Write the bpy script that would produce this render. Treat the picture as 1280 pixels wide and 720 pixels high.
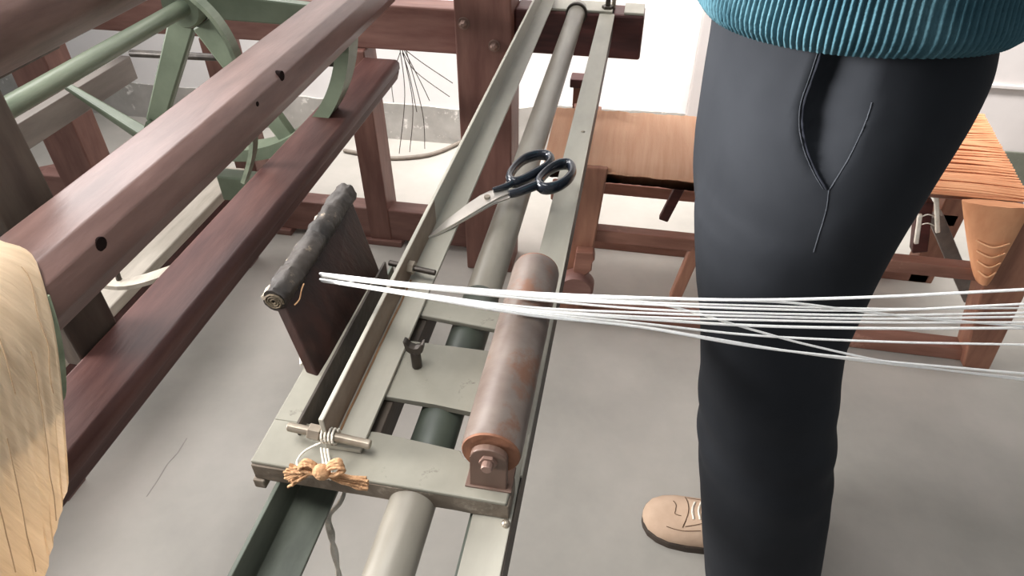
import bpy, bmesh, math, random
from math import sin, cos, pi, radians, atan, atan2, hypot, sqrt
from mathutils import Vector as V, Matrix, noise
from mathutils.bvhtree import BVHTree

for o in list(bpy.data.objects): bpy.data.objects.remove(o)
S = bpy.context.scene
COL = S.collection
rnd = random.Random(7)

# ------------------------------------------------------------------ camera
FPX, CAMH = 850.0, 1.30
PITCH = atan(700 / FPX)
YAW = atan(200 / hypot(FPX, 700))
cam_d = bpy.data.cameras.new('camera'); cam = bpy.data.objects.new('camera', cam_d); COL.objects.link(cam)
cam_d.sensor_width = 36; cam_d.lens = 36 * FPX / 1280; cam_d.clip_start = .02
cam.location = (0, 0, CAMH); cam.rotation_euler = (pi / 2 - PITCH, 0, YAW)
S.camera = cam

# ------------------------------------------------------------------ world, light, exposure
S.view_settings.view_transform = 'Standard'; S.view_settings.look = 'None'
S.view_settings.gamma = 1; S.view_settings.exposure = 0.0
W = bpy.data.worlds.new('world'); S.world = W; W.use_nodes = True
bg = W.node_tree.nodes['Background']
bg.inputs[0].default_value = (.93, .97, 1.0, 1); bg.inputs[1].default_value = .37
def area(name, loc, target, sx, sy, power, col, spread=180):
    d = bpy.data.lights.new(name, 'AREA'); d.shape = 'RECTANGLE'; d.size = sx; d.size_y = sy
    d.energy = power; d.color = col; d.spread = radians(spread)
    o = bpy.data.objects.new(name, d); COL.objects.link(o); o.location = loc
    o.rotation_euler = (V(target) - V(loc)).to_track_quat('-Z', 'Y').to_euler()
    return o
area('window_light', (-1.6, 2.3, 2.0), (-.4, 1.3, .3), 2.2, 1.2, 47, (1, .98, .97), 130)
area('side_window_light', (-2.7, .3, 1.45), (.15, .75, 1.06), 1.6, .9, 46, (1, .985, .97), 48)
area('wall_fill_light', (.0, 1.75, 2.3), (.1, 2.42, .55), 3.0, .4, 32, (1, .985, .97), 60)  # added unseen lamp that brightens the back wall
area('floor_fill_light', (-.62, .4, 2.35), (-.72, .5, 0), .4, 1.5, 9, (1, .985, .97), 70)  # unseen overhead fill, added to lift the floor at left

# ------------------------------------------------------------------ layout helpers: sight line through a spot of the photograph, cut by a real plane
FWH = V((-sin(YAW), cos(YAW), 0)); RT = V((cos(YAW), sin(YAW), 0)); ZZ = V((0, 0, 1))
AX = FWH * cos(PITCH) - ZZ * sin(PITCH); AU = FWH * sin(PITCH) + ZZ * cos(PITCH); CP = V((0, 0, CAMH))
def ray(px, py): return AX + RT * ((px - 640) / FPX) - AU * ((py - 360) / FPX)
def PZ(px, py, z): d = ray(px, py); return CP + d * ((z - CAMH) / d.z)
def PY(px, py, y): d = ray(px, py); return CP + d * (y / d.y)
def PX(px, py, x): d = ray(px, py); return CP + d * (x / d.x)
def RF(r, f, z): return RT * r + FWH * f + ZZ * z

# ------------------------------------------------------------------ object helpers
WL = {}
def props(o, label=None, cat=None, group=None, kind=None):
    if label: o['label'] = label
    if cat: o['category'] = cat
    if group: o['group'] = group
    if kind: o['kind'] = kind
def thing(name, label, cat, loc, group=None, kind=None):
    o = bpy.data.objects.new(name, None); COL.objects.link(o); o.location = loc; o.empty_display_size = .05
    WL[o.name] = V(loc); props(o, label, cat, group, kind); return o
def obj(name, bm, mat, parent=None, label=None, cat=None, group=None, kind=None, smooth=None):
    bmesh.ops.recalc_face_normals(bm, faces=bm.faces)
    lo = V((min(v.co[i] for v in bm.verts) for i in range(3))); hi = V((max(v.co[i] for v in bm.verts) for i in range(3)))
    c = (lo + hi) / 2
    for v in bm.verts: v.co -= c
    me = bpy.data.meshes.new(name); bm.to_mesh(me); bm.free()
    for m in (mat if isinstance(mat, (list, tuple)) else [mat]): me.materials.append(m)
    if smooth is not None:
        me.shade_smooth()
        try: me.set_sharp_from_angle(angle=radians(smooth))
        except Exception: pass
    o = bpy.data.objects.new(name, me); COL.objects.link(o)
    o.location = c - (WL[parent.name] if parent else V((0, 0, 0)))
    if parent: o.parent = parent
    WL[o.name] = c; props(o, label, cat, group, kind); return o
def BM(): return bmesh.new()
def hull_box(bm, pts8, bev=.003, seg=2):
    """pts8: bottom four then top four, in matching order"""
    vs = [bm.verts.new(p) for p in pts8]
    fs = [(0, 3, 2, 1), (4, 5, 6, 7), (0, 1, 5, 4), (1, 2, 6, 5), (2, 3, 7, 6), (3, 0, 4, 7)]
    ff = [bm.faces.new([vs[i] for i in f]) for f in fs]
    if bev > 0:
        es = list({e for f in ff for e in f.edges})
        bmesh.ops.bevel(bm, geom=es, offset=bev, segments=seg, affect='EDGES', profile=.5, clamp_overlap=True)
    return bm
def box(bm, lo, hi, bev=.003, seg=2):
    x0, y0, z0 = lo; x1, y1, z1 = hi
    return hull_box(bm, [(x0, y0, z0), (x1, y0, z0), (x1, y1, z0), (x0, y1, z0), (x0, y0, z1), (x1, y0, z1), (x1, y1, z1), (x0, y1, z1)], bev, seg)
def bar(bm, a, b, w, h, up=(0, 0, 1), bev=.003, w2=None, h2=None):
    """box bar from a to b, w across, h along 'up'"""
    a, b = V(a), V(b); d = (b - a).normalized(); s = d.cross(V(up)).normalized(); u = s.cross(d).normalized()
    w2 = w2 or w; h2 = h2 or h
    q = lambda p, i, j, ww, hh: p + s * (i * ww / 2) + u * (j * hh / 2)
    return hull_box(bm, [q(a, -1, -1, w, h), q(a, 1, -1, w, h), q(b, 1, -1, w2, h2), q(b, -1, -1, w2, h2),
                         q(a, -1, 1, w, h), q(a, 1, 1, w, h), q(b, 1, 1, w2, h2), q(b, -1, 1, w2, h2)], bev)
def prism(bm, prof, a, b, bev=0):
    """closed polygon of 3D points 'prof' (at a) swept by b-a"""
    d = V(b) - V(a)
    v0 = [bm.verts.new(V(p)) for p in prof]; v1 = [bm.verts.new(V(p) + d) for p in prof]; n = len(prof)
    fs = [bm.faces.new(v0), bm.faces.new(list(reversed(v1)))]
    for i in range(n): fs.append(bm.faces.new((v0[i], v0[(i + 1) % n], v1[(i + 1) % n], v1[i])))
    if bev: bmesh.ops.bevel(bm, geom=list({e for f in fs for e in f.edges}), offset=bev, segments=2, affect='EDGES', profile=.5, clamp_overlap=True)
    return bm
def xz_beam(bm, prof, y0, y1, bev=.004, seg=2, cuts=0):
    return prism(bm, [(x, y0, z) for x, z in prof], (0, y0, 0), (0, y1, 0), bev)
def frames(pts):
    t = []
    for i in range(len(pts)):
        a = pts[max(i - 1, 0)]; b = pts[min(i + 1, len(pts) - 1)]; d = (b - a); t.append(d.normalized() if d.length > 1e-9 else V((0, 0, 1)))
    ref = V((0, 0, 1)) if abs(t[0].z) < .9 else V((0, 1, 0))
    out = []; s = t[0].cross(ref).normalized()
    for d in t:
        s = (s - d * s.dot(d)); s = s.normalized() if s.length > 1e-6 else d.orthogonal().normalized()
        out.append((d, s, d.cross(s)))
    return out
def tube(bm, pts, r, n=10, cap=True, closed=False, flat=None):
    """round tube along points; r number or list; flat=(k_side,k_up) squashes the section"""
    pts = [V(p) for p in pts]
    if closed:
        m = len(pts); fr = []
        for i in range(m):
            d = (pts[(i + 1) % m] - pts[i - 1]).normalized(); s = d.cross(V((0, 0, 1))).normalized(); fr.append((d, s, s.cross(d)))
    else: fr = frames(pts)
    rr = r if isinstance(r, (list, tuple)) else [r] * len(pts)
    ks, ku = flat or (1, 1); rings = []
    for p, (d, s, u), q in zip(pts, fr, rr):
        rings.append([bm.verts.new(p + s * (cos(2 * pi * k / n) * q * ks) + u * (sin(2 * pi * k / n) * q * ku)) for k in range(n)])
    m = len(rings)
    for i in range(m if closed else m - 1):
        a, b = rings[i], rings[(i + 1) % m]
        for k in range(n): bm.faces.new((a[k], a[(k + 1) % n], b[(k + 1) % n], b[k]))
    if cap and not closed: bm.faces.new(list(reversed(rings[0]))); bm.faces.new(rings[-1])
    return bm
def cyl(bm, a, b, r, n=24, bev=.002, r2=None):
    a, b = V(a), V(b); d = (b - a).normalized(); L = (b - a).length; r2 = r if r2 is None else r2
    bv = min(bev, L / 3, r / 3)
    return tube(bm, [a, a + d * bv * .01, a + d * bv, b - d * bv, b - d * bv * .01, b], [r - bv, r - bv * .7, r, r2, r2 - bv * .7, r2 - bv], n)
def smooth_path(pts, n=8):
    pts = [V(p) for p in pts]; out = []
    for i in range(len(pts) - 1):
        p0 = pts[max(i - 1, 0)]; p1 = pts[i]; p2 = pts[i + 1]; p3 = pts[min(i + 2, len(pts) - 1)]
        for k in range(n):
            t = k / n
            out.append(.5 * ((2 * p1) + (p2 - p0) * t + (2 * p0 - 5 * p1 + 4 * p2 - p3) * t * t + (3 * p1 - p0 - 3 * p2 + p3) * t ** 3))
    out.append(pts[-1]); return out
def loft(bm, rings, cap0=True, cap1=True):
    R = [[bm.verts.new(p) for p in ring] for ring in rings]; n = len(R[0])
    for a, b in zip(R, R[1:]):
        for k in range(n): bm.faces.new((a[k], a[(k + 1) % n], b[(k + 1) % n], b[k]))
    if cap0: bm.faces.new(list(reversed(R[0])))
    if cap1: bm.faces.new(R[-1])
    return bm
def sphere(bm, c, r, sx=1, sy=1, sz=1, n=16):
    m = Matrix.Translation(V(c)) @ Matrix.Diagonal((sx * r, sy * r, sz * r, 1))
    bmesh.ops.create_uvsphere(bm, u_segments=n, v_segments=max(6, n // 2), radius=1, matrix=m); return bm
def remesh(bm, voxel, smooth_it=4, factor=.5):
    bmesh.ops.recalc_face_normals(bm, faces=bm.faces)
    me = bpy.data.meshes.new('tmp'); bm.to_mesh(me); bm.free()
    o = bpy.data.objects.new('tmp', me); COL.objects.link(o)
    m = o.modifiers.new('r', 'REMESH'); m.mode = 'VOXEL'; m.voxel_size = voxel; m.adaptivity = 0
    if smooth_it:
        s = o.modifiers.new('s', 'SMOOTH'); s.iterations = smooth_it; s.factor = factor
    dg = bpy.context.evaluated_depsgraph_get(); dg.update()
    nm = bpy.data.meshes.new_from_object(o.evaluated_get(dg))
    out = bmesh.new(); out.from_mesh(nm)
    bpy.data.objects.remove(o); bpy.data.meshes.remove(me); bpy.data.meshes.remove(nm)
    return out

# ------------------------------------------------------------------ materials
def srgb(r, g, b):
    f = lambda c: ((c / 255) / 12.92) if c / 255 <= .04045 else ((c / 255 + .055) / 1.055) ** 2.4
    return (f(r), f(g), f(b), 1)
def mat(name, base, dark=None, spots=None, scale=6, stretch=(1, 1, 1), rough=.6, metal=0, bump=.15, bscale=None, spot_scale=14, spot_at=.62, spec=.4, mix=(.35, .7), sheen=0):
    m = bpy.data.materials.new(name); m.use_nodes = True; nt = m.node_tree; N = nt.nodes; L = nt.links
    b = N['Principled BSDF']; tc = N.new('ShaderNodeTexCoord'); mp = N.new('ShaderNodeMapping')
    mp.inputs['Scale'].default_value = stretch; L.new(tc.outputs['Object'], mp.inputs['Vector'])
    n1 = N.new('ShaderNodeTexNoise'); n1.inputs['Scale'].default_value = scale; n1.inputs['Detail'].default_value = 6; n1.inputs['Roughness'].default_value = .6
    L.new(mp.outputs[0], n1.inputs['Vector'])
    r1 = N.new('ShaderNodeValToRGB'); r1.color_ramp.elements[0].position = mix[0]; r1.color_ramp.elements[1].position = mix[1]
    r1.color_ramp.elements[0].color = dark or base; r1.color_ramp.elements[1].color = base
    L.new(n1.outputs['Fac'], r1.inputs['Fac']); col = r1.outputs['Color']
    if spots:
        n2 = N.new('ShaderNodeTexNoise'); n2.inputs['Scale'].default_value = spot_scale; n2.inputs['Detail'].default_value = 8; n2.inputs['Roughness'].default_value = .7
        L.new(tc.outputs['Object'], n2.inputs['Vector'])
        r2 = N.new('ShaderNodeValToRGB'); r2.color_ramp.elements[0].position = spot_at; r2.color_ramp.elements[1].position = min(spot_at + .08, 1)
        r2.color_ramp.elements[0].color = (0, 0, 0, 1); r2.color_ramp.elements[1].color = (1, 1, 1, 1)
        L.new(n2.outputs['Fac'], r2.inputs['Fac'])
        mx = N.new('ShaderNodeMix'); mx.data_type = 'RGBA'
        L.new(r2.outputs['Color'], mx.inputs[0]); L.new(col, mx.inputs[6]); mx.inputs[7].default_value = spots
        col = mx.outputs[2]
    L.new(col, b.inputs['Base Color'])
    b.inputs['Roughness'].default_value = rough; b.inputs['Metallic'].default_value = metal
    b.inputs['Specular IOR Level'].default_value = spec
    if sheen: b.inputs['Sheen Weight'].default_value = sheen
    if bump:
        n3 = N.new('ShaderNodeTexNoise'); n3.inputs['Scale'].default_value = bscale or scale * 4; n3.inputs['Detail'].default_value = 4
        L.new(mp.outputs[0], n3.inputs['Vector'])
        bp = N.new('ShaderNodeBump'); bp.inputs['Strength'].default_value = bump; bp.inputs['Distance'].default_value = .004
        L.new(n3.outputs['Fac'], bp.inputs['Height']); L.new(bp.outputs[0], b.inputs['Normal'])
    return m
GY = (6, 1, 6)      # wood grain running along Y
GX = (1, 6, 6)
GZ = (6, 6, 1)
M = {}
M['floor'] = mat('floor_concrete', srgb(182, 175, 167), srgb(156, 152, 144), None, scale=2.4, rough=.5, bump=.05, bscale=30, spec=.3, mix=(.32, .68))
M['wall'] = mat('wall_plaster', srgb(248, 245, 243), srgb(240, 236, 234), None, scale=3, rough=.8, bump=.1)
M['dado'] = mat('peeling_dado', srgb(188, 184, 178), srgb(164, 160, 154), srgb(232, 228, 222), scale=9, rough=.8, bump=.4, spot_scale=16, spot_at=.58)
M['dado_dark'] = mat('dark_dado', srgb(112, 112, 100), srgb(88, 90, 78), srgb(150, 146, 136), scale=6, rough=.7, bump=.2)
M['pilaster'] = mat('shaded_pilaster_plaster', srgb(214, 206, 202), srgb(200, 192, 188), None, scale=3, rough=.8, bump=.1)  # greyer than the wall plaster: this wall's shade is painted into the colour
M['beam'] = mat('worn_brown_beam', srgb(120, 93, 86), srgb(92, 68, 62), srgb(134, 110, 102), scale=5, stretch=GY, rough=.42, bump=.15, spot_scale=4, spot_at=.68, spec=.5)
M['lower'] = mat('dark_brown_beam', srgb(96, 64, 58), srgb(68, 40, 37), srgb(116, 84, 76), scale=5, stretch=GY, rough=.5, bump=.15, spot_scale=5, spot_at=.7, spec=.3)
M['red_x'] = mat('red_brown_wood_x', srgb(138, 102, 92), srgb(112, 76, 68), srgb(152, 120, 110), scale=5, stretch=GX, rough=.5, bump=.15, spot_scale=6, spot_at=.64)
M['red_z'] = mat('red_brown_wood_z', srgb(134, 96, 85), srgb(108, 72, 64), srgb(150, 116, 106), scale=5, stretch=GZ, rough=.5, bump=.15, spot_scale=6, spot_at=.64)
M['dark_x'] = mat('dark_red_wood', srgb(92, 50, 46), srgb(62, 34, 32), None, scale=6, stretch=GX, rough=.5, bump=.15)
M['post'] = mat('olive_brown_post', srgb(92, 82, 72), srgb(66, 56, 50), None, scale=5, stretch=GZ, rough=.5, bump=.12)
M['grey_wood'] = mat('grey_painted_plank', srgb(142, 134, 126), srgb(118, 110, 104), srgb(160, 152, 142), scale=4, stretch=GY, rough=.5, bump=.1, spot_scale=6)
M['pale_wood'] = mat('pale_worn_plank', srgb(196, 186, 172), srgb(164, 154, 140), srgb(142, 134, 122), scale=6, stretch=GY, rough=.55, bump=.15, spot_scale=9, spot_at=.64)
M['green'] = mat('green_paint', srgb(122, 132, 112), srgb(92, 102, 84), srgb(150, 158, 138), scale=6, rough=.4, bump=.12, spot_scale=12, spot_at=.66)
M['green_rod'] = mat('grey_green_rod', srgb(132, 140, 120), srgb(106, 116, 98), srgb(164, 166, 150), scale=7, stretch=GY, rough=.38, bump=.08, spot_scale=14, spot_at=.66)
M['steel'] = mat('grey_green_painted_steel', srgb(172, 167, 154), srgb(150, 145, 133), srgb(128, 114, 98), scale=5, stretch=(3, 1, 3), rough=.45, bump=.08, spot_scale=11, spot_at=.66)
M['steel_dark'] = mat('worn_green_steel', srgb(112, 118, 106), srgb(66, 70, 62), srgb(134, 150, 142), scale=4, stretch=(3, 1, 3), rough=.42, bump=.1, spot_scale=7, spot_at=.6)
M['dark_steel'] = mat('shaded_rusty_steel', srgb(78, 68, 58), srgb(48, 42, 37), srgb(98, 80, 66), scale=8, stretch=(3, 1, 3), rough=.55, bump=.2, spot_scale=14, spot_at=.6)  # dark steel with the flange's shade mixed into its colour
M['pipe_middle'] = mat('dark_green_pipe_part', srgb(70, 76, 66), srgb(46, 50, 44), srgb(92, 74, 62), scale=8, rough=.45, bump=.1)
M['flange'] = mat('brown_stained_steel', srgb(138, 122, 106), srgb(104, 84, 68), srgb(132, 96, 70), scale=12, stretch=(2, 1, 2), rough=.55, bump=.1, spot_scale=14, spot_at=.6)
M['plate'] = mat('carriage_plate', srgb(142, 138, 125), srgb(122, 118, 106), srgb(94, 86, 76), scale=8, rough=.55, bump=.25, spot_scale=34, spot_at=.63)
M['seam_rust'] = mat('rust_seam', srgb(150, 112, 78), srgb(116, 84, 58), None, scale=40, rough=.8)
M['plate_edge'] = mat('dark_cast_edge', srgb(124, 112, 98), srgb(92, 80, 68), srgb(150, 140, 126), scale=18, rough=.6, bump=.5, spot_scale=34, spot_at=.58)
M['pipe'] = mat('grey_pipe', srgb(142, 136, 124), srgb(118, 111, 100), srgb(98, 84, 74), scale=6, stretch=(4, 1, 4), rough=.42, bump=.06, spot_scale=10, spot_at=.68, spec=.45)
M['roller'] = mat('worn_roller', srgb(120, 108, 100), srgb(90, 76, 69), srgb(110, 78, 62), scale=12, stretch=(1, 1.4, 1), rough=.4, bump=.12, spot_scale=13, spot_at=.54, spec=.45)
M['rust'] = mat('rusty_iron', srgb(146, 98, 72), srgb(104, 68, 50), srgb(176, 134, 106), scale=18, rough=.75, bump=.35, spot_scale=30)
M['bracket'] = mat('brown_bracket', srgb(116, 92, 80), srgb(90, 68, 58), srgb(140, 116, 102), scale=10, rough=.5, bump=.15)
M['old_bolt'] = mat('dull_bolt', srgb(150, 122, 110), srgb(110, 86, 76), None, scale=20, rough=.5, metal=.2)
M['iron'] = mat('dark_iron', srgb(84, 76, 68), srgb(52, 46, 42), srgb(120, 104, 90), scale=20, rough=.45, metal=.4, bump=.2)
M['bright_iron'] = mat('bright_iron', srgb(178, 168, 152), srgb(130, 118, 104), None, scale=20, rough=.4, metal=.5, bump=.15)
M['leather'] = mat('cracked_leather_edge', srgb(72, 64, 58), srgb(36, 32, 30), srgb(142, 126, 106), scale=14, rough=.55, bump=.9, bscale=40, spot_scale=26, spot_at=.62)
M['board'] = mat('dark_varnished_board', srgb(54, 31, 25), srgb(30, 19, 16), None, scale=6, stretch=GZ, rough=.5, bump=.15, spec=.3)
M['frayed'] = mat('frayed_hide', srgb(206, 196, 182), srgb(128, 112, 94), None, scale=40, rough=.9, bump=.6)
M['twine'] = mat('jute_twine', srgb(206, 162, 122), srgb(168, 124, 86), None, scale=60, rough=.85, bump=.6, bscale=300)
M['string'] = mat('white_string', srgb(232, 226, 214), srgb(206, 198, 184), None, scale=40, rough=.85, bump=.4, bscale=300)
M['thread'] = mat('white_thread', srgb(255, 253, 249), srgb(246, 242, 236), None, scale=60, rough=.7, bump=.2, bscale=400)
M['thread'].node_tree.nodes['Principled BSDF'].inputs['Subsurface Weight'].default_value = .7
M['thread'].node_tree.nodes['Principled BSDF'].inputs['Subsurface Radius'].default_value = (.004, .004, .004)
M['thread'].node_tree.nodes['Principled BSDF'].inputs['Subsurface Scale'].default_value = 1
M['blade'] = mat('scissor_steel', srgb(214, 206, 196), srgb(184, 176, 168), None, scale=10, stretch=(1, 1, 1), rough=.3, metal=.6, bump=.03)
M['handle'] = mat('black_handle_plastic', srgb(32, 36, 44), srgb(22, 25, 32), None, scale=10, rough=.22, bump=.02, spec=.6)
M['cream'] = mat('cream_warp_yarn', srgb(234, 212, 182), srgb(214, 190, 158), None, scale=7, stretch=(1, 16, .5), rough=.8, bump=.35, bscale=22)
M['lining'] = mat('pale_green_cloth', srgb(146, 156, 132), srgb(112, 124, 102), srgb(190, 190, 172), scale=30, rough=.85)
M['streak'] = mat('dark_yarn_streak', srgb(186, 156, 122), srgb(160, 130, 98), None, scale=20, rough=.9, bump=.1)
M['orange'] = mat('orange_cloth', srgb(240, 202, 172), srgb(228, 182, 150), None, scale=5, stretch=(14, 1, 1), rough=.8, bump=.3, bscale=60)
M['orange_warp'] = mat('orange_warp', srgb(226, 166, 124), srgb(204, 138, 98), None, scale=8, stretch=(1, 8, 1), rough=.8, bump=.3)
M['loom_wood'] = mat('small_loom_wood', srgb(150, 106, 90), srgb(120, 80, 66), srgb(170, 128, 110), scale=5, stretch=GX, rough=.5, bump=.15, spot_scale=6)
M['loom_wood_z'] = mat('small_loom_wood_upright', srgb(158, 112, 90), srgb(124, 82, 66), srgb(176, 134, 112), scale=5, stretch=GZ, rough=.5, bump=.15, spot_scale=6)
M['trouser'] = mat('charcoal_trouser_cloth', srgb(38, 40, 44), srgb(29, 31, 35), None, scale=5, rough=.85, bump=.3, bscale=9, spec=.15)
M['seam'] = mat('trouser_seam', srgb(36, 38, 46), srgb(28, 30, 36), None, scale=20, rough=.9, bump=.1, spec=.2)
M['stitch'] = mat('grey_stitching', srgb(70, 72, 77), srgb(52, 55, 60), None, scale=20, rough=.9, bump=.1, spec=.2)
M['teal'] = mat('teal_knit', srgb(82, 116, 126), srgb(54, 86, 97), None, scale=12, rough=.9, bump=.5, bscale=160, spec=.15)
M['skin'] = mat('skin', srgb(168, 118, 92), srgb(150, 100, 78), None, scale=8, rough=.55, bump=.05)
M['hair'] = mat('black_hair', srgb(26, 22, 20), srgb(16, 14, 13), None, scale=40, rough=.5, bump=.5, bscale=120)
M['suede'] = mat('tan_suede', srgb(188, 162, 140), srgb(166, 140, 118), None, scale=9, rough=.85, bump=.2, bscale=80)
M['sole'] = mat('dark_rubber_sole', srgb(70, 58, 48), srgb(50, 42, 36), None, scale=20, rough=.7)
M['shoe_line'] = mat('brown_shoe_stitch', srgb(104, 80, 60), srgb(88, 66, 50), None, scale=20, rough=.8)
M['black'] = mat('dark_hole', srgb(34, 22, 20), srgb(24, 16, 14), None, scale=20, rough=.95, spec=.1)
M['cord'] = mat('dark_frayed_cord', srgb(96, 84, 76), srgb(70, 60, 54), None, scale=30, rough=.9)
M['cable'] = mat('grey_hose', srgb(150, 140, 128), srgb(116, 106, 96), None, scale=12, rough=.6)

# ------------------------------------------------------------------ setting
YW = 2.42
b = BM(); box(b, (-3.2, -1.2, -.06), (3.2, YW + .12, 0), 0)
floor = obj('floor', b, M['floor'], kind='structure')
def ribbon(bm, pts, w, up=(0, 0, 1), h=.0012):
    pts = [V(p) for p in pts]; fr = []
    for i, p in enumerate(pts):
        a = pts[max(i - 1, 0)]; c = pts[min(i + 1, len(pts) - 1)]; s = (c - a).cross(V(up)).normalized(); fr.append(s)
    L = [[bm.verts.new(p - s * w / 2), bm.verts.new(p + s * w / 2), bm.verts.new(p + s * w / 2 + V(up) * h), bm.verts.new(p - s * w / 2 + V(up) * h)] for p, s in zip(pts, fr)]
    for a, c in zip(L, L[1:]):
        for k in range(4): bm.faces.new((a[k], a[(k + 1) % 4], c[(k + 1) % 4], c[k]))
    bm.faces.new(list(reversed(L[0]))); bm.faces.new(L[-1]); return bm
b = BM(); ribbon(b, [PZ(px, py, .0003) for px, py in ((183, 621), (199, 597), (209, 580), (222, 566), (233, 548))], .0022, h=.0006)
obj('crack', b, mat('floor_crack', srgb(150, 144, 138), srgb(172, 166, 160), None, scale=30, rough=.9), floor)
b = BM(); box(b, (-3.2, YW, -.06), (3.2, YW + .12, 2.6), 0)
obj('wall_back', b, M['wall'], kind='structure')
# dado band with a ragged, flaked upper edge
b = BM(); n = 130; top = []
for i in range(n + 1):
    x = -3.2 + 3.42 * i / n; top.append((x, .152 + .05 * max(0, min(1, (x + .55) / .3)) + .008 * noise.noise(V((x * 4, 0, 0))) + .006 * noise.noise(V((x * 19, 3, 0)))))
prism(b, [(-3.2, YW - .008, 0), (.22, YW - .008, 0)] + [(x, YW - .008, z) for x, z in reversed(top)], (0, 0, 0), (0, .012, 0))
obj('baseboard_back', b, M['dado'], kind='structure')
b = BM(); box(b, (.21, YW - .06, 0), (3.2, YW, 2.6), .004)
obj('wall_right', b, M['pilaster'], kind='structure')
b = BM(); box(b, (.215, YW - .068, 0), (3.2, YW - .06, .185), .002)
obj('baseboard_right', b, M['dado_dark'], kind='structure')
b = BM(); box(b, (.5, YW - .072, .402), (3.2, YW - .06, .414), .002)
obj('trim_1', b, M['pilaster'], kind='structure')
# flaked plaster scraps leaning at the wall foot

# ------------------------------------------------------------------ big loom
LM = thing('floor_loom', 'large red-brown and green wooden loom frame with long beams and a green wheel', 'loom', (-.9, 1.2, 0))
b = BM(); xz_beam(b, [(-.664, .868), (-.592, .868), (-.574, .853), (-.571, .815), (-.586, .788), (-.615, .775), (-.655, .78), (-.678, .81), (-.680, .852)], -.3, 1.64, .0025)
mb = obj('breast_beam', b, M['beam'], LM, smooth=22)
for px, py, r in ((127, 305, .0085), (353, 95, .0085), (322, 130, .004)):
    p = PX(px, py, -.573); b = BM(); cyl(b, p + V((-.012, 0, 0)), V((-.574 + (.853 - p.z) * .079 + .0006, p.y, p.z)), r, 16, .0002)
    obj('peg_hole', b, M['black'], mb)
b = BM(); xz_beam(b, [(-.712, .62), (-.622, .62), (-.613, .612), (-.613, .594), (-.622, .588), (-.622, .565), (-.712, .565)], -.3, 1.70, .004)
obj('lower_beam', b, M['lower'], LM, smooth=22)
# warp beam, up left: a fat round-edged beam
b = BM(); cx, cz, r = -1.08, .925, .088; prof = [(cx + r * cos(2 * pi * k / 8 + .39), cz + r * sin(2 * pi * k / 8 + .39)) for k in range(8)]
xz_beam(b, prof, .1, 1.66, .012); obj('warp_beam', b, M['beam'], LM, smooth=40)
# posts of the far side
def post(name, x0, x1, y0, y1, z1, m, par, dx=0):
    b = BM(); hull_box(b, [(x0, y0, 0), (x1, y0, 0), (x1, y1, 0), (x0, y1, 0), (x0 + dx, y0, z1), (x1 + dx, y0, z1), (x1 + dx, y1, z1), (x0 + dx, y1, z1)], .004)
    return obj(name, b, m, par)
post('post', -.775, -.705, 1.70, 1.79, .635, M['red_z'], LM, -.005)
p2 = post('post', -.437, -.297, 1.625, 1.745, 1.05, M['red_z'], LM)
post('post', -1.86, -1.72, 1.70, 1.80, .60, M['red_z'], LM, .01)
post('post', -1.19, -1.12, 1.70, 1.79, .64, M['red_z'], LM)
for px, py in ((580, 29), (618, 57)):
    q = PY(px, py, 1.625); b = BM(); cyl(b, q + V((0, .002, 0)), q + V((0, -.004, 0)), .015, 20, .001); tube(b, [q + V((0, -.004, 0)), q + V((0, -.013, 0)), q + V((0, -.018, 0))], [.0105, .0095, .005], 6)
    obj('bolt', b, M['old_bolt'], LM, smooth=30)
b = BM(); box(b, (-1.86, 1.72, .635), (-.437, 1.79, .752), .005); obj('top_rail', b, M['red_x'], LM)
b = BM(); box(b, (-1.75, 1.765, .752), (-.72, 1.845, .86), .006); obj('green_rail', b, M['green'], LM)
b = BM(); box(b, (-1.95, 1.705, .018), (-.437, 1.765, .13), .005); obj('floor_rail', b, M['red_x'], LM)
for x in (-1.86, -1.12, -.74):
    b = BM(); box(b, (x - .07, 1.69, 0), (x + .07, 1.82, .02), .002); obj('foot_block', b, M['red_x'], LM)
# crossbar that carries the rails
b = BM(); box(b, (-.297, 1.665, .672), (.014, 1.745, .778), .006); xb = obj('cross_bar', b, M['dark_x'], LM)
for x0, x1 in ((-.262, -.062), (-.035, .012)):
    b = BM(); box(b, (x0, 1.668, .7775), (x1, 1.742, .784), .002); obj('metal_plate', b, M['steel'], xb)
# round green shaft and its six-armed wheel
b = BM(); cyl(b, (-.941, .1, .848), (-.941, 1.45, .848), .0165, 28); obj('shaft', b, M['green_rod'], LM, smooth=40)
HC = V((-.948, 1.36, .848))
wh = None
b = BM(); R0, R1 = .335, .365; n = 72; rings = []
for k in range(n):
    a = radians(-124 + 120 * k / (n - 1)); rings.append([HC + V((cos(a) * q, y, sin(a) * q)) for q, y in ((R0, -.028), (R1, -.028), (R1, .028), (R0, .028))])
loft(b, rings)
wheel = obj('wheel', b, M['green'], LM, smooth=30)
b = BM(); cyl(b, HC + V((0, -.035, 0)), HC + V((0, .04, 0)), .045, 32, .006); obj('hub', b, M['green'], wheel, smooth=40)
for k in range(4):
    a = radians(-122 + 60 * k); u = V((cos(a), 0, sin(a)))
    b = BM(); bar(b, HC + u * .045, HC + u * .345, .056, .022, up=(0, 1, 0), bev=.004, w2=.044); obj('spoke', b, M['green'], wheel)
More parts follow.
